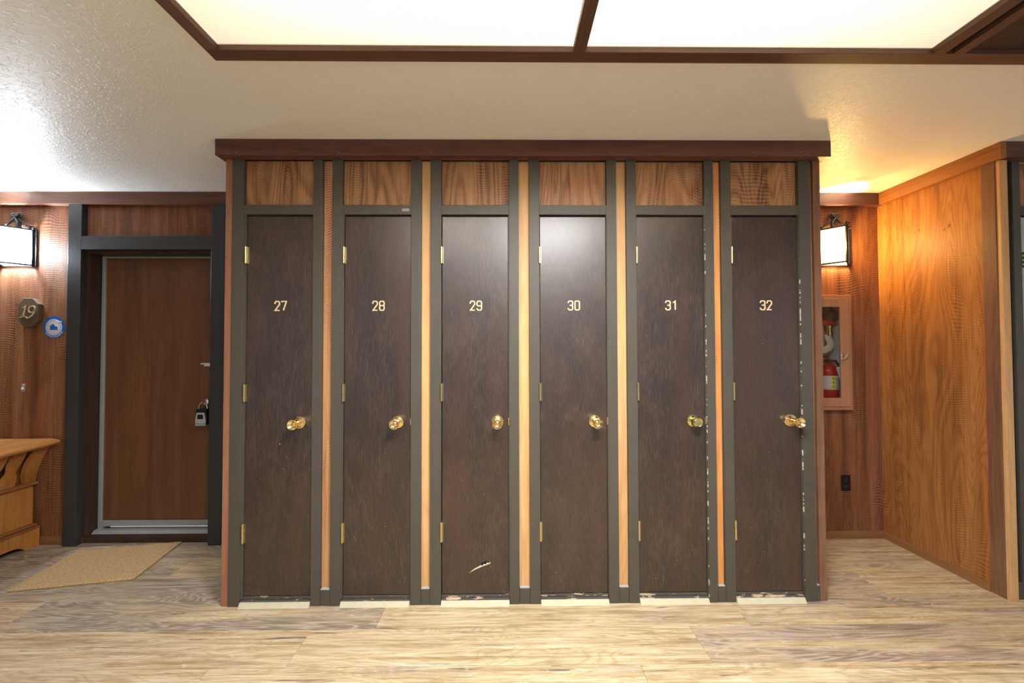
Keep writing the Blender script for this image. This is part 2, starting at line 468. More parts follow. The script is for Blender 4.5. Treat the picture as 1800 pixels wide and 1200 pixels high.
def mat_glass():
    k = NT('clear_pane')
    g = k.n('ShaderNodeBsdfGlossy'); g.inputs['Roughness'].default_value = .03
    t = k.n('ShaderNodeBsdfTransparent'); t.inputs[0].default_value = (.93, .95, .95, 1)
    mx = k.n('ShaderNodeMixShader'); mx.inputs[0].default_value = .06
    k.put(mx.inputs[1], t.outputs[0]); k.put(mx.inputs[2], g.outputs[0])
    k.t.links.new(mx.outputs[0], k.out.inputs[0])
    return k.m
M['pane'] = mat_glass()

# ------------------------------------------------------------------ room shell
B = 2.836           # back wall plane
D = 2.130           # plane of the locker stiles
XL, XR = -5.0, 5.0
YB = -2.6

# floor: staggered vinyl planks, long side along X
def build_floor():
    bm = BM(); lay = bm.loops.layers.color.new('plank')
    PW, PL, g = .229, 1.829, .0006
    y0s = 1.954
    starts = {0: .584 - .02, 1: -.949, 2: -.644, 3: .25, 4: -.2, -1: -.35, -2: .9}
    rr = random.Random(5)
    grey = {(1, 1): .30, (2, -1): .85, (1, 0): .2, (2, 0): .35, (0, -1): .62, (0, 0): .3}
    k0 = -20
    for row in range(-19, 6):
        ya = y0s - PW + (row - 1) * PW; yb = ya + PW
        s = starts.get(row, rr.uniform(0, PL))
        for j in range(-5, 5):
            xa = s + j * PL; xb = xa + PL
            if xb < XL or xa > XR or yb < YB or ya > 3.0: continue
            x0, x1 = max(xa, XL), min(xb, XR); ya_, yb_ = max(ya, YB), min(yb, 3.0)
            col = (rr.random(), rr.random(), grey.get((row, j), rr.uniform(.35, .85)), 1)
            if row == 1 and j == 1: col = (col[0], col[1], .85, 1)
            if row == 2 and j == -1: col = (col[0], col[1], 1.0, 1)
            if row >= 3 and xb < -.4: col = (col[0], col[1], 1.0, 1)
            vs = [bm.verts.new(q) for q in ((x0 + g, ya_ + g, 0), (x1 - g, ya_ + g, 0), (x1 - g, yb_ - g, 0), (x0 + g, yb_ - g, 0))]
            lo = [bm.verts.new((q.co.x, q.co.y, -.004)) for q in vs]
            fs = [bm.faces.new(vs)] + [bm.faces.new((vs[i], lo[i], lo[(i + 1) % 4], vs[(i + 1) % 4])) for i in range(4)]
            for f in fs:
                for l in f.loops: l[lay] = col
    n0 = len(bm.faces)
    r = bmesh.ops.create_cube(bm, size=1)
    for v in r['verts']:
        v.co = Vector(((XL + XR) / 2 + v.co.x * (XR - XL), (YB + 3) / 2 + v.co.y * (3 - YB), -.053 + v.co.z * .1))
    bm.faces.ensure_lookup_table()
    for f in bm.faces[n0:]: f.material_index = 1
    bmesh.ops.recalc_face_normals(bm, faces=bm.faces[:])
    struct('floor', bm, None, mats=[M['floor'], M['seam']])
build_floor()

# ceiling with the opening of the light box
LX0, LX1, LY0, LY1 = -1.054, 1.577, -1.25, 1.436
bm = BM()
box(bm, XL, LX0, YB, B + .15, H, H + .2); box(bm, LX1, XR, YB, B + .15, H, H + .2)
box(bm, LX0, LX1, LY1, B + .15, H, H + .2); box(bm, LX0, LX1, YB, LY0, H, H + .2)
struct('ceiling', bm, M['ceil'])

# back wall, with the recess of door 19 and the niche of the extinguisher cabinet
DX0, DX1, DZ = -2.979, -2.07, 2.055
CX0, CX1, CZ0, CZ1 = 1.99, 2.436, .955, 1.69
bm = BM()
box(bm, XL, DX0, B, B + .2, 0, H); box(bm, DX0, DX1, B, B + .2, DZ, H)
box(bm, DX1, CX0, B, B + .2, 0, H)
box(bm, CX0, CX1, B, B + .2, 0, CZ0); box(bm, CX0, CX1, B, B + .2, CZ1, H); box(bm, CX1, 2.75, B, B + .2, 0, H)
struct('wall_back', bm, M['wall_l'])
bm = BM(); box(bm, XL - .1, XL, YB, B + .15, 0, H)
struct('wall_left', bm, M['wall_l'])
WX = 2.683
bm = BM(); box(bm, WX, WX + .04, 2.2, B, 0, H)
struct('wall_right', bm, M['wall_side'])
# corner boards closing the end of the side wall
bm = BM(); box(bm, WX - .008, WX + .028, 2.135, 2.2, 0, H, .002)
struct('trim_1', bm, M['board_dk'])
bm = BM(); box(bm, WX - .004, WX + .038, 2.115, 2.135, 0, H - .088, .002)
struct('trim_2', bm, M['strip_tan'])
# crown boards under the ceiling
bm = BM(); box(bm, XL, -1.56, B - .045, B, 2.374, H, .002)
struct('trim_3', bm, M['crown'])
bm = BM(); box(bm, 1.76, WX, B - .045, B, 2.374, H, .002)
struct('trim_4', bm, M['header'])
bm = BM(); box(bm, WX - .03, WX, 2.085, B - .045, 2.374, H, .002)
struct('trim_5', bm, M['header_y'])
# baseboards
bm = BM(); box(bm, XL, -3.072, B - .014, B, 0, .055, .002)
struct('baseboard_back', bm, M['base'])
bm = BM(); box(bm, 1.72, WX, B - .014, B, 0, .052, .002)
struct('baseboard_alcove', bm, M['base'])
bm = BM(); box(bm, WX - .016, WX, 2.2, B - .014, 0, .045, .002)
struct('baseboard_right', bm, M['base_y'])

# ------------------------------------------------------------------ door 19 and its frame
bm = BM()
box(bm, -3.071, -2.979, 2.795, B, 0, 2.374, .002)
struct('trim_6', bm, M['grey_dk'], label='dark post left of door 19')
bm = BM(); box(bm, -2.078, -1.984, 2.795, B, 0, 2.374, .002)
struct('trim_7', bm, M['grey_dk'], label='dark post right of door 19')
bm = BM(); box(bm, -2.979, -2.078, 2.795, B, 2.055, 2.149, .002)
struct('trim_8', bm, M['grey_dk'], label='dark rail across the top of door 19')
YD = 2.928
d1 = bpy.data.objects.new('door_1', None); COL.objects.link(d1); d1.location = (-2.52, YD, 0); d1['kind'] = 'structure'
def L1(x): return x + 2.52
bm = BM()
box(bm, L1(DX0), L1(DX0) + .02, B - YD, .05, .045, DZ); box(bm, L1(DX1) - .02, L1(DX1), B - YD, .05, .045, DZ); box(bm, L1(DX0) + .02, L1(DX1) - .02, B - YD, .05, DZ - .02, DZ)
obj('door_frame', bm, M['jamb'], d1)
bm = BM(); box(bm, L1(-2.93), L1(-2.092), 0, .045, .082, 2.022, .002)
slab = obj('door_slab', bm, M['door19'], d1)
bm = BM()
box(bm, L1(-2.955), L1(-2.929), -.012, .02, .06, 2.035, .003)
box(bm, L1(-2.929), L1(-2.09), -.010, .012, 2.022, 2.034, .002)
obj('weather_strip', bm, M['alu'], d1)
bm = BM()
box(bm, L1(-2.929), L1(-2.09), -.014, -.001, .085, .125, .003)
obj('door_sweep', bm, M['alu'], d1)
bm = BM()
prism(bm, [(-.085, .040), (.04, .058), (.04, .0), (-.085, 0)], lambda a, b, t: (t, a, b), L1(DX0), L1(DX1))
sl = obj('sill', bm, M['jamb'], d1)
bm = BM(); prism(bm, [(-.05, .0455), (-.03, .064), (.0, .066), (.0, .052)], lambda a, b, t: (t, a, b), L1(DX0) + .02, L1(DX1) - .02)
obj('metal_threshold', bm, M['alu'], sl)
# door lever and rose
RY = Matrix.Rotation(PI / 2, 4, 'X')     # local Z -> -Y
bm = BM(); lathe(bm, [(0, 0), (.032, 0), (.032, .006), (.026, .012), (.013, .016), (.012, .045), (.02, .05), (.026, .06), (.022, .072), (0, .076)], Matrix.Translation((L1(-2.150), 0, .982)) @ RY, 28)
hn = obj('door_knob', bm, M['chrome'], d1, smooth=True)
bm = BM()
box(bm, L1(-2.242), L1(-2.100), -.0015, 0, 1.245, 1.255); box(bm, L1(-2.216), L1(-2.100), -.0015, 0, 1.232, 1.245)
o = obj('paper_sticker', bm, M['stickgrey'], slab); o['label'] = 'small white sticker strip on the door'
bm = BM(); lathe(bm, [(0, 0), (.006, 0), (.006, .003), (0, .004)], Matrix.Translation((L1(-2.47), 0, 1.47)) @ RY, 12)

# key lock box hanging from the knob
kb = thing('key_lock_box', 'grey and black combination key box hanging from the knob of door 19', 'lock box', (-2.186, YD - .045, .826))
bm = BM(); prism(bm, [(-.034, -.01), (.034, -.01), (.040, .02), (.034, .105), (-.034, .105), (-.040, .02)], XZ, -.018, .018, .003)
obj('case', bm, M['black'], kb)
bm = BM()
prism(bm, [(-.036, -.014), (.036, -.014), (.036, .03), (.026, .078), (-.026, .078), (-.036, .03)], XZ, -.026, -.0185, .002)
fp = obj('front_cover', bm, M['grille'], kb)
bm = BM(); prism(bm, [(-.02, .034), (.02, .034), (.02, .058), (.014, .066), (-.014, .066), (-.02, .058)], XZ, -.028, -.026)
obj('dial_window', bm, M['black'], fp)
me = text_mesh('Master Lock', .0125, .0004); me.materials.append(M['black'])
t = bpy.data.objects.new('lettering', me); COL.objects.link(t); t.parent = fp; t.location = (0, -.0265, .0); t.rotation_euler = (PI / 2, 0, 0)
bm = BM(); tube(bm, [(.0 + .03 * math.cos(a), 0, .105 + .045 * math.sin(a)) for a in [PI * q / 12 for q in range(13)]], .0042)
obj('shackle', bm, M['chrome'], kb, smooth=True)

# plaque with 19
pq = thing('number_plaque', 'octagonal bronze plaque reading 19 beside the entry door', 'plaque', (-3.350, B, 1.615))
def octo(w, h, c): return [(-w + c, -h), (w - c, -h), (w, -h + c), (w, h - c), (w - c, h), (-w + c, h), (-w, h - c), (-w, -h + c)]
bm = BM(); prism(bm, octo(.070, .100, .042), XZ, -.030, -.001, .002)
obj('plate', bm, M['bronze'], pq)
bm = BM()
def sk(pts): return [((x + .20 * z), z) for x, z in pts]
ribbon(bm, sk([(-.042, .030), (-.030, .034), (-.022, .045), (-.022, -.030)]), [.004, .006, .010, .010], XZ, -.036, -.029)
ribbon(bm, sk([(-.044, -.036), (-.022, -.028), (-.004, -.030)]), [.004, .009, .004], XZ, -.036, -.029)
circ = [(.026 + .021 * math.cos(a), .022 + .022 * math.sin(a)) for a in [2 * PI * q / 18 for q in range(18)]]
ribbon(bm, sk(circ), .007, XZ, -.036, -.029, closed=True)
ribbon(bm, sk([(.047, .018), (.046, -.004), (.036, -.024), (.020, -.036), (.006, -.040), (.0, -.034)]), [.008, .009, .008, .007, .006, .008], XZ, -.036, -.029)
o = obj('numerals', bm, M['bronze_hi'], pq); o['label'] = 'lighter raised 19'
bm = BM(); ribbon(bm, [(-.010, -.075), (.0, -.060), (.010, -.075)], .006, XZ, -.033, -.029)
obj('emblem', bm, M['bronze'], pq)

# blue sticker
st = thing('round_sticker', 'round blue and white sticker with a house symbol beside the dark post', 'sticker', (-3.200, B, 1.513))
def disc(r0, r1, y0, y1, mat, name, cx=0, cz=0, par=st, seg=40):
    bm = BM()
    if r0 == 0: lathe(bm, [(0, -y0), (r1, -y0), (r1, -y1), (0, -y1)], Matrix.Translation((cx, 0, cz)) @ RY, seg)
    else:
        ribbon(bm, [(cx + (r0 + r1) / 2 * math.cos(2 * PI * q / seg), cz + (r0 + r1) / 2 * math.sin(2 * PI * q / seg)) for q in range(seg)], r1 - r0, XZ, y1, y0, closed=True)
    return obj(name, bm, mat, par)
bd = disc(0, .077, 0, -.002, M['blue'], 'backing')
disc(0, .058, -.002, -.0028, M['stickgrey'], 'centre_disc', par=bd)
disc(.0485, .0500, -.0028, -.0034, M['blue'], 'ring', par=bd)
bm = BM()
prism(bm, [(-.024, -.016), (.026, -.016), (.026, .004), (.012, .004), (-.003, .026), (-.028, .008), (-.024, .008)], XZ, -.0034, -.0028)
ribbon(bm, [(-.034, -.018), (.034, -.018)], .0025, XZ, -.0034, -.0028)
obj('house_symbol', bm, M['blue'], bd)
bm = BM()
for k_ in range(11):
    a = math.radians(215 + k_ * 11)
    ribbon(bm, [(.067 * math.cos(a), .067 * math.sin(a)), (.067 * math.cos(a + .12), .067 * math.sin(a + .12))], .0055, XZ, -.0026, -.002)
obj('edge_lettering', bm, M['white'], bd); bm = BM()
ribbon(bm, [(.012, .046), (.03, .040), (.056, .040)], [.003, .010, .006], XZ, -.0036, -.0027)  # white glare on the sticker, painted as a flat shape
obj('painted_glare', bm, M['white'], bd)

# door bell
bl = thing('door_bell', 'small metal door bell button on the wood wall left of door 19', 'door bell', (-3.402, B, 1.088))
bm = BM(); prism(bm, [(.011 * math.cos(a), (.018 if math.sin(a) > 0 else -.018) + .011 * math.sin(a)) for a in [2 * PI * q / 24 for q in range(24)]], XZ, -.006, -.0, .001)
obj('plate', bm, M['alu'], bl, smooth=True)
bm = BM(); lathe(bm, [(0, .004), (.008, .004), (.008, .011), (.004, .013), (0, .0135)], Matrix.Translation((0, 0, -.006)) @ RY, 16)
obj('button', bm, M['white'], bl, smooth=True)

# doormat
mc = Vector((-2.541, 2.5538, 0)); ang = .1891
bm = BM(); box(bm, -.305, .305, -.2285, .2285, 0.0, .012, .004)
dm = obj('doormat', bm, M['coir'], loc=(-2.5411, 2.5538, .0005)); dm.rotation_euler = (0, 0, .1891)
tag(dm, 'tan coir doormat lying askew in front of door 19', 'doormat')

# ------------------------------------------------------------------ bench
bn = thing('storage_bench', 'golden pine chest bench with curved arm rail at left wall', 'bench', (-3.29, B - .02, 0))
# local: x to the right end of the box = 0, y 0 = back, negative toward the room
BL = 1.35; BD = .46
def rot(a, b, t): return (a, t, b)
bm = BM(); box(bm, -BL, 0, -BD, -.005, .15, .425, .003)
obj('chest', bm, M['bench'], bn)
bm = BM(); box(bm, -BL - .03, .032, -BD - .03, 0, .425, .447, .006)
seat = obj('seat', bm, M['bench_dk'], bn)
def plinth_outline(L):
    return [(0, .13), (L, .13), (L, .0), (L - .075, 0), (L - .095, .022), (L - .12, .036), (L - .15, .042), (.15, .042), (.12, .036), (.095, .022), (.075, 0), (0, 0)]
bm = BM()
prism(bm, [(-a, b) for a, b in plinth_outline(BD + .03)], YZ, .022, .042, .001)
prism(bm, [(-a, b) for a, b in plinth_outline(BD + .03)], YZ, -BL - .042, -BL - .022, .001)
prism(bm, [(-BL - .022 + a * (BL + .044) / (BL + .044), b) for a, b in plinth_outline(BL + .044)], XZ, -BD - .03, -BD - .01, .001)
obj('plinth', bm, M['bench'], bn)
bm = BM()
box(bm, -BL - .05, .050, -BD - .038, 0, .128, .142, .005); box(bm, -BL - .03, .03, -BD - .02, -.002, .142, .158, .006)
obj('base_moulding', bm, M['bench_dk'], bn)
# splayed arm profile: x offset as a function of height above the seat
def splay(z): t = max(0., (z - .447) / .27); return .012 + .115 * t ** 1.6
def arm_board(y0, y1, prof, name, th=.022, right=True):
    """board between heights; prof(t)-> half width in y around the middle"""
    bm = BM(); n = 14; rows = []
    for i in range(n + 1):
        z = .447 + (.705 - .447) * i / n; w0, w1 = prof(i / n)
        x = splay(z)
        rows.append([bm.verts.new(q) for q in ((x - th, w0, z), (x, w0, z), (x, w1, z), (x - th, w1, z))])
    fl = []
    for a, b in zip(rows, rows[1:]):
        for k_ in range(4): fl.append(bm.faces.new((a[k_], a[(k_ + 1) % 4], b[(k_ + 1) % 4], b[k_])))
    fl += [bm.faces.new(rows[0]), bm.faces.new(rows[-1])]
    bmesh.ops.recalc_face_normals(bm, faces=fl)
    return obj(name, bm, M['bench'], bn)
arm_board(0, 0, lambda t: (-.062 - .02 * math.sin(t * PI), -.004), 'end_stile', .03)
def vase(c, w=.036):
    def f(t):
        h = w * (.55 + .45 * abs(math.cos((t - .12) * PI * 1.75))) * (1.15 if t < .3 else 1)
        return (c - h, c + h)
    return f
for c in (-.16, -.255, -.35): arm_board(0, 0, vase(c), 'arm_splat', .018)
arm_board(0, 0, lambda t: (-BD + .0, -BD + .05), 'end_stile', .03)
bm = BM()
pr = [(-.13, .712), (.08, .706), (.13, .690), (.165, .700), (.176, .716), (.165, .732), (.12, .738), (-.13, .737)]
prism(bm, pr, lambda a, b, t: (a + (.0), t, b - .02 * (-t / BD)), -BD - .02, 0, .004)
obj('arm_rail', bm, M['bench_y'], bn, smooth=True)
bm = BM(); box(bm, -BL - .1, -.132, -.15, 0, .712, .737, .006)
obj('back_rail', bm, M['bench_x'], bn)
for q in range(9):
    cx = -.10 - q * .14
    bm = BM(); pts = []
    for i in range(15):
        t_ = i / 14; h = .042 * (.5 + .5 * abs(math.cos((t_ - .10) * PI * 1.75))); pts.append((cx + h, .447 + t_ * .265))
    for i in range(14, -1, -1):
        t_ = i / 14; h = .042 * (.5 + .5 * abs(math.cos((t_ - .10) * PI * 1.75))); pts.append((cx - h, .447 + t_ * .265))
    prism(bm, pts, XZ, -.036, -.018)
    obj('back_splat', bm, M['bench'], bn)

# ------------------------------------------------------------------ lockers
def hinge(par, x, z0, z1):
    bm = BM()
    lathe(bm, [(0, z0 - .004), (.003, z0 - .003), (.0062, z0), (.0062, z1), (.003, z1 + .003), (0, z1 + .004)], Matrix.Translation((x - .003, D - .002, 0)), 14)
    box(bm, x - .001, x + .006, D + .003, D + .0095, z0, z1)
    box(bm, x - .005, x + .001, D - .001, D + .012, z0, z1)
    return bm

DIG = {
 '0': ([[(.2, 0), (0, .12), (0, .88), (.2, 1), (.8, 1), (1, .88), (1, .12), (.8, 0)]], True),
 '1': ([[(.1, .80), (.62, .97), (.62, 0)]], False),
 '2': ([[(0, .72), (0, .86), (.2, 1), (.8, 1), (1, .86), (1, .66), (.06, .0), (1, 0)]], False),
 '3': ([[(0, .78), (0, .88), (.2, 1), (.8, 1), (1, .88), (1, .62), (.8, .52), (.35, .52)], [(.8, .52), (1, .42), (1, .12), (.8, 0), (.2, 0), (0, .12), (0, .22)]], False),
 '7': ([[(0, .9), (0, 1), (1, 1), (.35, 0)]], False),
 '8': ([[(.2, .52), (0, .62), (0, .88), (.2, 1), (.8, 1), (1, .88), (1, .62), (.8, .52)], [(.2, 0), (0, .12), (0, .42), (.2, .52), (.8, .52), (1, .42), (1, .12), (.8, 0)]], True),
 '9': ([[(1, .48), (.2, .48), (0, .58), (0, .88), (.2, 1), (.8, 1), (1, .88), (1, .12), (.8, 0), (.2, 0), (0, .12), (0, .22)]], False),
}
def digits(s, cx, z0, h, y1):
    bm = BM(); w = .024; gap = .0125; tot = w * 2 + gap
    for i, ch in enumerate(s):
        x0 = cx - tot / 2 + i * (w + gap)
        pls, closed = DIG[ch]
        for q, pl in enumerate(pls):
            ribbon(bm, [(x0 + a * w, z0 + .003 + b * (h - .006)) for a, b in pl], .0060, XZ, y1 - .004 - q * .0003, y1 - .0002 * q, closed=closed)
    return bm

def knob_mesh(style, aim):
    """axis along local Z = out of the door; aim tilts nothing, lengths differ"""
    rose = [(0, 0), (.0335, 0), (.0338, .003), (.031, .007), (.026, .0085), (.022, .006), (.0165, .008), (.0150, .014)]
    if style == 'ball':
        head = [(.014, .012), (.0135, .024), (.021, .028), (.0285, .037), (.0300, .046), (.0280, .054), (.0235, .0600), (.0205, .0585), (.0185, .0605), (.009, .0605), (.0085, .0590), (0, .0590)]
    else:
        head = [(.0165, .012), (.0160, .03), (.0165, .044), (.0190, .058), (.0240, .069), (.0262, .074), (.0262, .0775), (.0245, .0785), (.0225, .0765), (.0170, .0690), (.0110, .0655), (.0095, .0655), (.0095, .0700), (.0070, .0715), (0, .0715)]
    return rose, head

BAYS = [  # number, stile L x0,x1, door x0,x1, stile R x0,x1, knob x, style
 ('27', -1.476, -1.414, -1.396, -1.043, -1.043, -.993, -1.110, 'tulip', 'leftmost of the six, cloudy shine around its numerals'),
 ('28', -.942, -.886, -.874, -.521, -.519, -.464, -.588, 'tulip', 'silver tag on the lintel above it'),
 ('29', -.415, -.356, -.352, .002, .008, .060, -.056, 'tulip', 'splintered gash low on its door'),
 ('30', .116, .172, .175, .531, .536, .590, .466, 'tulip', 'bright sheen over its upper half'),
 ('31', .643, .698, .701, 1.062, 1.069, 1.118, .997, 'ball', 'round ball knob unlike its neighbours'),
 ('32', 1.160, 1.214, 1.218, 1.577, 1.584, 1.648, 1.524, 'tulip', 'rightmost of the six, nearest the alcove'),
]
HB = 2.374      # underside of the header
def locker(num, a0, a1, d0, d1_, b0, b1, kx, style, extra, mdoor=None, label=None, group='numbered ski lockers'):
    cx = (d0 + d1_) / 2
    r = thing('locker', label or f'tall narrow dark brown locker numbered {num}, {extra}', 'locker', (cx, D, 0), group)
    X = lambda x: x - cx
    def part(name, bm, mat, par=r, **k):
        bmesh.ops.translate(bm, verts=bm.verts, vec=(-cx, -D, 0)) if not k.pop('local', False) else None
        return obj(name, bm, mat, par, **k)
    bm = BM(); box(bm, a0, a1, D, D + .04, 0, HB, .0018); part('stile', bm, M['grey'])
    bm = BM(); box(bm, b0, b1, D, D + .04, 0, HB, .0018); part('stile', bm, M['grey'])
    # stop strips in the reveal
    bm = BM()
    if d0 - a1 > .008: box(bm, a1, d0 - .003, D + .004, D + .03, .036, 2.076)
    if b0 - d1_ > .005: box(bm, d1_ + .002, b0, D + .005, D + .03, .036, 2.076)
    box(bm, a1, b0, D + .028, D + .034, .03, 2.08)
    part('door_stop', bm, M['grey'])
    bm = BM(); box(bm, a1, b0, D + .001, D + .034, 2.076, 2.128, .0015); lt = part('lintel', bm, M['grey'])
    if num == '28':
        bm = BM(); prism(bm, [(-.548 + .021 * (1 if math.cos(a) > 0 else -1) * .6 + .008 * math.cos(a), 2.100 + .008 * math.sin(a)) for a in [2 * PI * (q + .5) / 20 for q in range(20)]], XZ, D - .0015, D + .001)
        part('metal_tag', bm, M['silver'], lt)
    bm = BM(); box(bm, a1 - .004, b0 + .004, D + .024, D + .034, 2.128, HB); part('upper_panel', bm, M['panel'])
    bm = BM(); box(bm, d0, d1_, D + .009, D + .028, .053, 2.066, .0012)
    dr = part('door', bm, mdoor or M['locker'])
    bm = BM()
    box(bm, a1, b0, D + .004, D + .034, 0, .030, .004); box(bm, a1, b0, D + .012, D + .034, .0295, .049, .004)
    part('threshold', bm, M['sill'] if num in '2728' else M['sill2'])
    if num in ('31', '32'):
        bm = BM(); box(bm, b0 - .0012, b0 + .0014, D - .0012, D + .004, .03, 2.05); part('worn_edge', bm, M['bead'])
    bm = BM(); prism(bm, [(D - .016, 0), (D + .004, 0), (D + .004, .022), (D - .002, .021)], YZ, a1 + .002, b0 - .002)
    part('floor_strip', bm, M['cream'])
    for z0, z1 in ((.331, .431), (1.074, 1.166), (1.812, 1.90)):
        part('hinge', hinge(None, d0, z0, z1), M['hinge'], dr, smooth=True)
    part('numerals', digits(num, cx + .004, 1.5575, .054, D + .0095), M['numeral'], dr)
    rose, head = knob_mesh(style, 0)
    mt = M['brass2'] if style == 'ball' else M['brass']
    bm = BM(); lathe(bm, rose + head[1:], Matrix.Translation((kx, D + .009, .963)) @ RY, 36)
    kn = part('knob', bm, mt, dr, smooth=True)
    if style == 'ball': kn['label'] = 'greenish brass ball knob'
    bm = BM(); zt = .0715 if style != 'ball' else .0592
    lathe(bm, [(0, zt - .001), (.0052, zt - .001), (.0050, zt + .0022), (0, zt + .0022)], Matrix.Translation((kx, D + .009, .963)) @ RY, 16)
    box(bm, kx - .0007, kx + .0007, D + .009 - zt - .0032, D + .009 - zt - .002, .9595, .9665)
    part('key_cylinder', bm, M['hinge'], kn)
    bm = BM(); box(bm, d1_ - .001, d1_ + .006, D + .002, D + .012, .945, .982, .001)
    if num in '29303128': box(bm, d1_ + .001, d1_ + .005, D - .003, D + .004, .952, .975, .001)
    part('latch_plate', bm, M['brass'], dr)
    return r, dr, part

doors = {}
for b in BAYS:
    r, dr, part = locker(*b)
    doors[b[0]] = (r, dr, part)
# splintered gash low on door 29
r, dr, part = doors['29']
def gz(px, py):   # positions on the door face
    return ((px - 892.3) / 698.6 * 2.139 - 0.0, CH - (py - 614) / 698.6 * 2.139)
bm = BM()
out = [(834, 997), (840, 990), (847, 984), (853, 981), (859, 982), (860, 984), (854, 987), (847, 990), (840, 994)]
prism(bm, [gz(*q) for q in out], XZ, D + .0084, D + .0095)
gash = part('gash', bm, M['rubber'], dr); gash['label'] = 'black splintered hole'
bm = BM()
spl = [(824.5, 1001), (834, 993.5), (841, 990), (844, 987.6), (847, 989), (850, 985.8), (853, 986.6), (856, 983), (858, 984.6), (861, 982.6), (861.5, 985.2), (855, 987.6), (846, 990.8), (836, 995)]
prism(bm, [gz(*q) for q in spl], XZ, D + .0070, D + .0093)
o = part('splinter', bm, M['cream'], gash); o['label'] = 'pale split wood'

# cabinet case around the six bays
cb = thing('locker_cabinet', 'long wooden cabinet case holding the six numbered lockers under a dark header', 'cabinet', (.1, D, 0))
def cpart(name, bm, mat, **k):
    bmesh.ops.translate(bm, verts=bm.verts, vec=(-.1, -D, 0))
    return obj(name, bm, mat, cb, **k)
bm = BM(); box(bm, -1.513, -1.476, D + .004, B - .003, 0, HB + .002, .002); cpart('side_panel', bm, M['board'])
bm = BM(); box(bm, 1.668, 1.706, D + .004, B - .003, 0, HB + .002, .002); cpart('side_panel', bm, M['board_dk'])
bm = BM(); box(bm, -1.474, 1.666, D + .0405, D + .047, 0, HB + .003); cpart('leak_block', bm, M['jamb'])  # unseen dark sheet, added to stop light leaking through the bays
strips = [(-.993, -.942, 'strip_red'), (-.464, -.415, 'strip_tan'), (.060, .116, 'strip_tan'), (.590, .643, 'strip_tan'), (1.118, 1.160, 'strip_org'), (1.648, 1.668, 'strip_red')]
for x0, x1, mm in strips:
    bm = BM(); box(bm, x0, x1, D + .022, D + .040, .0, HB); cpart('wood_strip', bm, M[mm])
    bm = BM(); box(bm, x0 + .001, x1 - .001, D + .0005, D + .0215, 0, .084, .0025); cpart('base_block', bm, M['grey'])
    bm = BM(); box(bm, x0 + .002, x1 - .002, D + .001, D + .0215, .084, .0862, .0008); cpart('lit_top_sheet', bm, M['lit_top'])  # thin pale sheet painting the light from above onto the block top
# header: front board with side returns
bm = BM()
box(bm, -1.5378, 1.7306, 2.085, D + .012, HB, H - .001, .002)
box(bm, -1.5378, -1.492, D + .012, B - .003, HB, H - .001, .002)
box(bm, 1.685, 1.7306, D + .012, B - .003, HB, H - .001, .002)
hd = cpart('header', bm, M['header'])
for x in (-1.423, -.893, -.405, .548, 1.314, 1.565):
    bm = BM(); lathe(bm, [(0, 0), (.0028, 0), (.0022, .0012), (0, .0015)], Matrix.Translation((x, 2.085, HB + .020 + .003 * x)) @ RY, 10)
    bmesh.ops.translate(bm, verts=bm.verts, vec=(-.1, -D, 0))
    obj('nail_head', bm, M['silver'], hd)

# ------------------------------------------------------------------ neighbouring locker bank at the right edge
r33, dr33, part33 = locker('33', 2.765, 2.808, 2.812, 3.18, 3.186, 3.24, 3.11, 'tulip', '', mdoor=M['pale'],
    label='grey locker door with a pale painted-in reflection, cut off at the right picture edge, black plate with yellow dots', group=None)
for c in list(dr33.children):
    if c.name.startswith(('numerals', 'hinge')): bpy.data.objects.remove(c)
bm = BM(); box(bm, 2.815, 2.89, D + .006, D + .009, 1.79, 1.875, .001)
pl = part33('name_plate', bm, M['black'], dr33)
bm = BM()
for k_ in range(3):
    for j in range(5):
        box(bm, 2.818 + j * .013, 2.824 + j * .013, D + .0052, D + .006, 1.803 + k_ * .024, 1.811 + k_ * .024)
part33('plate_marks', bm, M['yellow'], pl)
cb2 = thing('locker_cabinet', 'case of the next locker bank, dark recess and header beyond the golden side wall', 'cabinet', (3.0, D, 0))
def c2(name, bm, mat):
    bmesh.ops.translate(bm, verts=bm.verts, vec=(-3.0, -D, 0)); return obj(name, bm, mat, cb2)
bm = BM(); box(bm, WX + .040, 2.765, D + .022, D + .04, 0, HB); c2('wood_strip', bm, M['jamb'])
bm = BM(); box(bm, WX + .045, 2.764, D + .0005, D + .0215, 0, .090, .0025); c2('base_block', bm, M['grey'])
bm = BM(); box(bm, WX + .041, XR - .01, D + .0405, D + .047, 0, HB); c2('leak_block', bm, M['jamb'])  # unseen dark sheet added behind this bank against light leaks
bm = BM(); box(bm, 3.24, XR - .01, D + .004, D + .04, 0, HB); c2('wood_strip', bm, M['strip_org'])
bm = BM(); box(bm, WX - .0, XR - .01, 2.085, D + .022, HB, H - .001, .002); c2('header', bm, M['header'])

# ------------------------------------------------------------------ extinguisher cabinet
ec = thing('fire_extinguisher_cabinet', 'wood framed glass fire cabinet on the alcove wall', 'cabinet', (2.2, B, .92))
ex = lambda x: x - 2.2
ez = lambda z: z - .92
ox0, ox1, oz0, oz1 = 1.955, 2.440, .915, 1.730
ix0, ix1, iz0, iz1 = 2.041, 2.354, .996, 1.648
def frame(bm, x0, x1, z0, z1, w, y0, y1, bev=.002):
    box(bm, x0, x0 + w, y0, y1, z0, z1, bev); box(bm, x1 - w, x1, y0, y1, z0, z1, bev)
    box(bm, x0 + w, x1 - w, y0, y1, z0, z0 + w, bev); box(bm, x0 + w, x1 - w, y0, y1, z1 - w, z1, bev)
bm = BM(); frame(bm, ex(ox0), ex(ox1), ez(oz0), ez(oz1), .022, -.045, 0)
obj('outer_frame', bm, M['cab'], ec)
bm = BM(); frame(bm, ex(ox0) + .024, ex(ox1) - .024, ez(oz0) + .024, ez(oz1) - .024, .062, -.050, -.040)
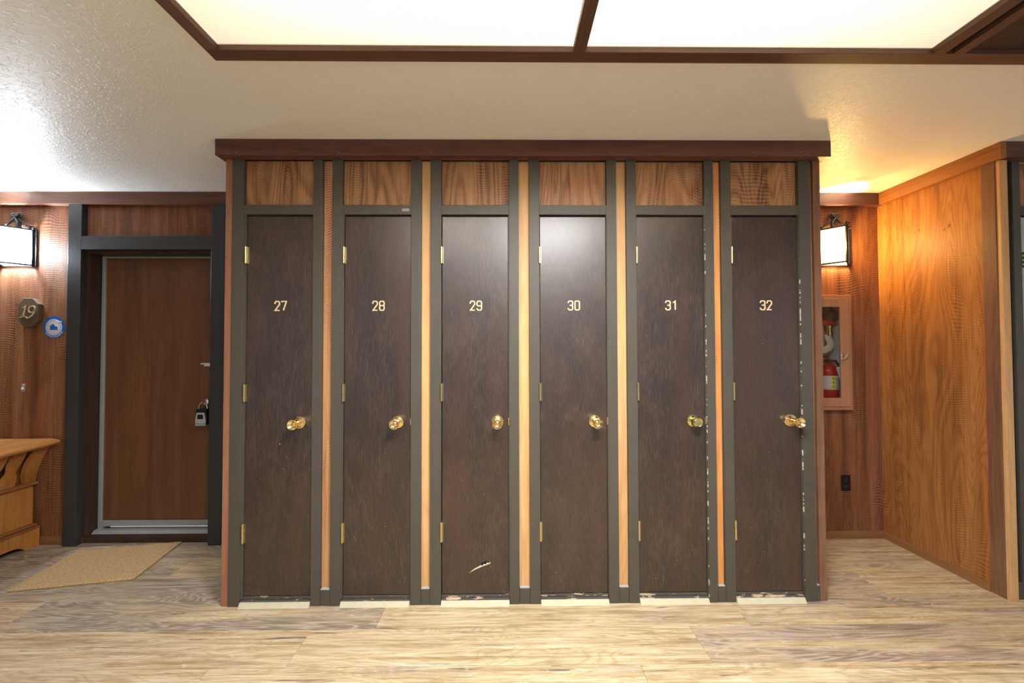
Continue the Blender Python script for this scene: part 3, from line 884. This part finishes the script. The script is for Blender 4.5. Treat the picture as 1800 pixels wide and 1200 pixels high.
cd = obj('glass_door', bm, M['cab'], ec)
bm = BM(); box(bm, ex(ix0) - .01, ex(ix1) + .01, -.0445, -.042, ez(iz0) - .01, ez(iz1) + .01)
obj('pane', bm, M['pane'], cd)
bm = BM()
box(bm, ex(2.352), ex(2.376), -.055, -.050, ez(1.265), ez(1.315), .003)
tube(bm, [(ex(2.360), -.055, ez(1.275)), (ex(2.360), -.075, ez(1.278)), (ex(2.372), -.082, ez(1.300)), (ex(2.378), -.078, ez(1.322))], .0045)
obj('handle', bm, M['chrome'], cd, smooth=True)
bm = BM()
x0, x1, z0, z1 = ex(CX0) + .0, ex(CX1), ez(CZ0), ez(CZ1); t_ = .003; dp = .17
box(bm, x0, x1, dp - t_, dp, z0, z1); box(bm, x0, x0 + t_, 0, dp - t_, z0, z1); box(bm, x1 - t_, x1, 0, dp - t_, z0, z1)
box(bm, x0 + t_, x1 - t_, 0, dp - t_, z0, z0 + t_); box(bm, x0 + t_, x1 - t_, 0, dp - t_, z1 - t_, z1)
obj('tub', bm, M['cabin'], ec)

fe = thing('fire_extinguisher', 'red fire extinguisher with white label standing inside the glass cabinet', 'fire extinguisher', (2.364, B + .075, CZ0 + .0035))
bm = BM(); lathe(bm, [(0, 0), (.058, 0), (.062, .006), (.062, .225), (.058, .245), (.045, .262), (.022, .275), (.016, .285), (0, .285)], Matrix.Identity(4), 32)
obj('cylinder', bm, M['red'], fe, smooth=True)
bm = BM(); lathe(bm, [(.0622, .093), (.0630, .094), (.0630, .192), (.0622, .193)], Matrix.Identity(4), 32)
lb = obj('label', bm, M['stickgrey'], fe, smooth=True)
bm = BM()
a0, a1 = math.radians(-112), math.radians(-92)
pts = [(.0636 * math.cos(a0 + (a1 - a0) * q / 4), .0636 * math.sin(a0 + (a1 - a0) * q / 4)) for q in range(5)]
ribbon(bm, pts, .0006, XY, .095, .191)
yl = obj('yellow_band', bm, M['yellow'], lb)
for i, ch in enumerate('ABC'):
    me = text_mesh(ch, .024, .0003); me.materials.append(M['black'])
    t = bpy.data.objects.new('letter', me); COL.objects.link(t); t.parent = lb
    am = (a0 + a1) / 2; t.location = (.0642 * math.cos(am), .0642 * math.sin(am), .174 - i * .030); t.rotation_euler = (PI / 2, 0, am + PI / 2)
bm = BM()
for i in range(7):
    aa, ab = math.radians(-85), math.radians(-48 - 4 * (i % 3))
    ribbon(bm, [(.0634 * math.cos(aa + (ab - aa) * q / 5), .0634 * math.sin(aa + (ab - aa) * q / 5)) for q in range(6)], .0005, XY, .102 + i * .0125, .105 + i * .0125)
obj('print_lines', bm, M['iron'], lb)
bm = BM(); box(bm, -.016, .016, -.02, .02, .285, .312, .003); tube(bm, [(0, 0, .31), (-.02, -.01, .326), (-.075, -.02, .335)], .006); tube(bm, [(0, 0, .30), (-.02, -.01, .302), (-.065, -.02, .296)], .005)
tube(bm, [(.014, 0, .298), (.05, -.01, .30), (.068, -.01, .27), (.07, -.01, .16), (.068, -.01, .08)], .008)
obj('valve', bm, M['black'], fe, smooth=True)
bm = BM(); lathe(bm, [(0, 0), (.012, 0), (.012, .008), (0, .009)], Matrix.Translation((.004, -.02, .298)) @ RY, 16)
obj('gauge', bm, M['chrome'], fe, smooth=True)
bm = BM(); vs = [(-.015, .255), (.03, .268), (.048, .145), (.022, .125)]
prism(bm, vs, lambda a, b, t: (a + .018, t - .0, b), -.068, -.0665)
o = obj('inspection_tag', bm, M['white'], fe)

fh = thing('fire_hose', 'white canvas hose with brass coupling and red band above the extinguisher', 'fire hose', (2.376, B + .09, 1.279))
bm = BM()
hp_ = [(0, 0, .172), (.004, -.01, .14), (.016, -.02, .11), (.0, -.03, .075), (-.04, -.02, .055), (-.09, -.0, .05)]
for _ in range(2):
    q_ = [hp_[0]]
    for a_, b_ in zip(hp_, hp_[1:]):
        q_ += [tuple(a_[i] * .75 + b_[i] * .25 for i in range(3)), tuple(a_[i] * .25 + b_[i] * .75 for i in range(3))]
    hp_ = q_ + [hp_[-1]]
tube(bm, hp_, .026, 16)
tube(bm, [(-.06, 0, .28), (-.062, 0, .18), (-.06, 0, .06)], .03, 12); tube(bm, [(-.13, 0, .28), (-.132, 0, .18), (-.13, 0, .06)], .03, 12)
bmesh.ops.scale(bm, verts=bm.verts, vec=(1, .6, 1))
obj('hose', bm, M['canvas'], fh, smooth=True)
bm = BM(); lathe(bm, [(0, .168), (.022, .168), (.026, .178), (.026, .196), (.021, .202), (.021, .218), (.027, .224), (.027, .238), (0, .238)], Matrix.Translation((.006, -.012, 0)), 24)
obj('coupling', bm, M['brass'], fh, smooth=True)
bm = BM(); box(bm, -.16, .045, -.04, .02, .244, .279, .004)
obj('band', bm, M['band'], fh)
bm = BM(); lathe(bm, [(0, .265), (.035, .265), (.045, .28), (.045, .325), (.03, .35), (.012, .36), (.012, .375), (0, .375)], Matrix.Translation((.02, -.005, 0)), 24)
obj('valve', bm, M['iron'], fh, smooth=True)

# outlet
ot = thing('wall_outlet', 'black electrical outlet low on the alcove wall', 'outlet', (2.412, B, .390))
bm = BM(); box(bm, -.034, .034, -.006, 0, -.056, .056, .003)
obj('cover_plate', bm, M['black'], ot)
for s in (-1, 1):
    bm = BM(); prism(bm, [(.016 * math.cos(a), s * .024 + .013 * math.sin(a)) for a in [2 * PI * q / 20 for q in range(20)]], XZ, -.008, -.006)
    so = obj('socket', bm, M['iron'], ot)
    bm = BM(); box(bm, -.007, -.0052, -.0085, -.008, s * .024 - .004, s * .024 + .006); box(bm, .0052, .007, -.0085, -.008, s * .024 - .004, s * .024 + .006)
    obj('slots', bm, M['rubber'], so)

# ------------------------------------------------------------------ wall lanterns
def lantern(loc, label, glass, col, energy, hw=.103, dp=.112):
    r = thing('wall_lantern', label, 'wall lamp', loc, None)
    zt, zb = .125, -.125
    bm = BM(); box(bm, -.128, .128, -.008, 0, zb - .008, zt + .004, .002); box(bm, -.100, .100, -.052, -.008, zt + .004, zt + .007); box(bm, -.012, .012, -.004, 0, zt, zt + .11, .001)
    obj('back_plate', bm, M['iron'], r)
    A, C, E_ = (-hw, -.010), (0, -dp - .008), (hw, -.010)
    bm = BM()
    for (x, y) in (A, C, E_):
        box(bm, x - .006, x + .006, y - .006, y + .006, zb, zt, .001)
    for z in (zt, zb):
        for p, q in ((A, C), (C, E_)):
            ribbon(bm, [p, q], .010, XY, z - .005, z + .005)
    obj('frame', bm, M['iron'], r)
    for p, q in ((A, C), (C, E_)):
        bm = BM()
        P, Q = Vector(p), Vector(q); d = (Q - P).normalized() * .006
        ribbon(bm, [P + d, Q - d], .003, XY, zb + .006, zt - .006)
        obj('glass_panel', bm, glass, r)
    bm = BM(); prism(bm, [(-hw + .012, -.012), (0, -dp + .004), (hw - .012, -.012)], XY, zb + .0005, zb + .003)
    obj('bottom_glass', bm, glass, r)
    # scrollwork
    bm = BM()
    def curl(cx, cy, cz, s, rr=.013, seg=14, ax=(1, 0)):
        return [(cx + s * ax[0] * rr * (1 - .045 * q) * math.sin(q * .5), cy + ax[1] * rr * math.sin(q * .5), cz + rr * (1 - .045 * q) * (1 - math.cos(q * .5))) for q in range(seg)]
    for s in (-1, 1):
        tube(bm, [(s * hw, -.012, zt), (s * hw * .6, -.018, zt + .040), (-s * .012, -.02, zt + .088)] + curl(-s * .026, -.02, zt + .092, -s, .015), .0052)
        tube(bm, [(s * .045, -dp * .55, zt), (s * .03, -.04, zt + .045), (-s * .004, -.030, zt + .088)] + curl(-s * .012, -.030, zt + .094, -s, .011), .005)
        tube(bm, [(s * (hw - .02), -.014, zt)] + curl(s * (hw - .002), -.014, zt + .002, s, .016), .005)
    tube(bm, [(0, -dp + .015, zt)] + [(q[1], -dp - .012 - q[0], q[2] + zt) for q in curl(0, 0, .002, 1, .016)], .005)
    obj('scrolls', bm, M['iron'], r, smooth=True)
    l = bpy.data.lights.new('bulb', 'POINT'); l.energy = energy; l.color = col; l.shadow_soft_size = .03
    lo = bpy.data.objects.new('bulb', l); lo.parent = r; lo.location = (0, -.055, .0); COL.objects.link(lo)
    return r
lantern((-3.455, B, 2.075), 'iron wall lantern with white glass left of door 19', M['glass_cool'], (.82, .91, 1.0), 330)
lantern((2.352, B, 2.078), 'iron wall lantern with warm glowing glass in the right alcove', M['glass_warm'], (1.0, .78, .48), 120)

# ------------------------------------------------------------------ ceiling light
cl = thing('ceiling_light', 'large flush ceiling light with prismatic panels in a dark wood trim frame', 'ceiling light', ((LX0 + LX1) / 2, .1, H))
ccx = (LX0 + LX1) / 2
def lpart(name, bm, mat, **k):
    bmesh.ops.translate(bm, verts=bm.verts, vec=(-ccx, -.1, -H)); return obj(name, bm, mat, cl, **k)
zt = H - .021
XE = 3.6
bm = BM(); box(bm, LX0 - .046, XE, LY1, LY1 + .055, zt, H - .0005, .0015); lpart('trim_board', bm, M['trim_x'])
bm = BM(); box(bm, LX0 - .046, XE, LY0 - .055, LY0, zt, H - .0005, .0015); lpart('trim_board', bm, M['trim_x'])
bm = BM(); box(bm, LX0 - .046, LX0, LY0, LY1, zt, H - .0005, .0015); lpart('trim_board', bm, M['trim_y'])
bm = BM(); box(bm, .243, .289, LY0, LY1, zt, H + .002, .0015); lpart('divider', bm, M['trim_y'])
bm = BM(); box(bm, LX1, 1.624, LY0, LY1, zt, H - .0005, .0015); lpart('trim_board', bm, M['trim_y'])
for x0, x1 in ((LX0, .243), (.289, LX1)):
    bm = BM(); box(bm, x0, x1, LY0, LY1, H + .003, H + .006); lpart('diffuser_panel', bm, M['diff'])
bm = BM(); box(bm, LX0, LX1, LY0, LY1, H + .16, H + .17)
for q in ((LX0 - .005, LX0, LY0, LY1), (LX1, LX1 + .005, LY0, LY1), (LX0, LX1, LY0 - .005, LY0), (LX0, LX1, LY1, LY1 + .005)): box(bm, *q, H + .004, H + .17)
lpart('housing', bm, M['boxwhite'])
bm = BM()
hp = thing('ceiling_panel', 'dark brown framed wood panel on the ceiling at the top right corner', 'ceiling panel', (2.6, .1, H))
box(bm, 1.696 - 2.6, XE - 2.6, LY0 - .1, LY1 - .1, -.004, -.0005)
obj('board', bm, M['jamb'], hp)
bm = BM(); box(bm, 1.655 - 2.6, 1.699 - 2.6, LY0 - .1, LY1 - .1, -.021, -.0005, .0015); obj('trim_board', bm, M['trim_y'], hp)
bm = BM(); box(bm, 1.6245 - 2.6, 1.6545 - 2.6, LY0 - .1, LY1 - .1, -.006, -.0005); obj('shadow_gap', bm, M['rubber'], hp)

# tubes inside the box light the diffuser from behind; the panels throw the light down into the hall
CW = (.96, .98, 1.0)
for x, yy, sx, e in ((-.35, .80, .7, 26), (.50, .80, .9, 90)):
    area('tube', (x, yy, H + .12), (0, 0, 0), sx, .05, e, CW)
area('panel_light', (-.55, .62, H - .001), (0, 0, 0), .5, .26, 16, (.93, .97, 1.0), math.radians(165))
area('panel_light', (.36, .60, H - .001), (0, 0, 0), .66, .24, 106, (.93, .97, 1.0), math.radians(165))
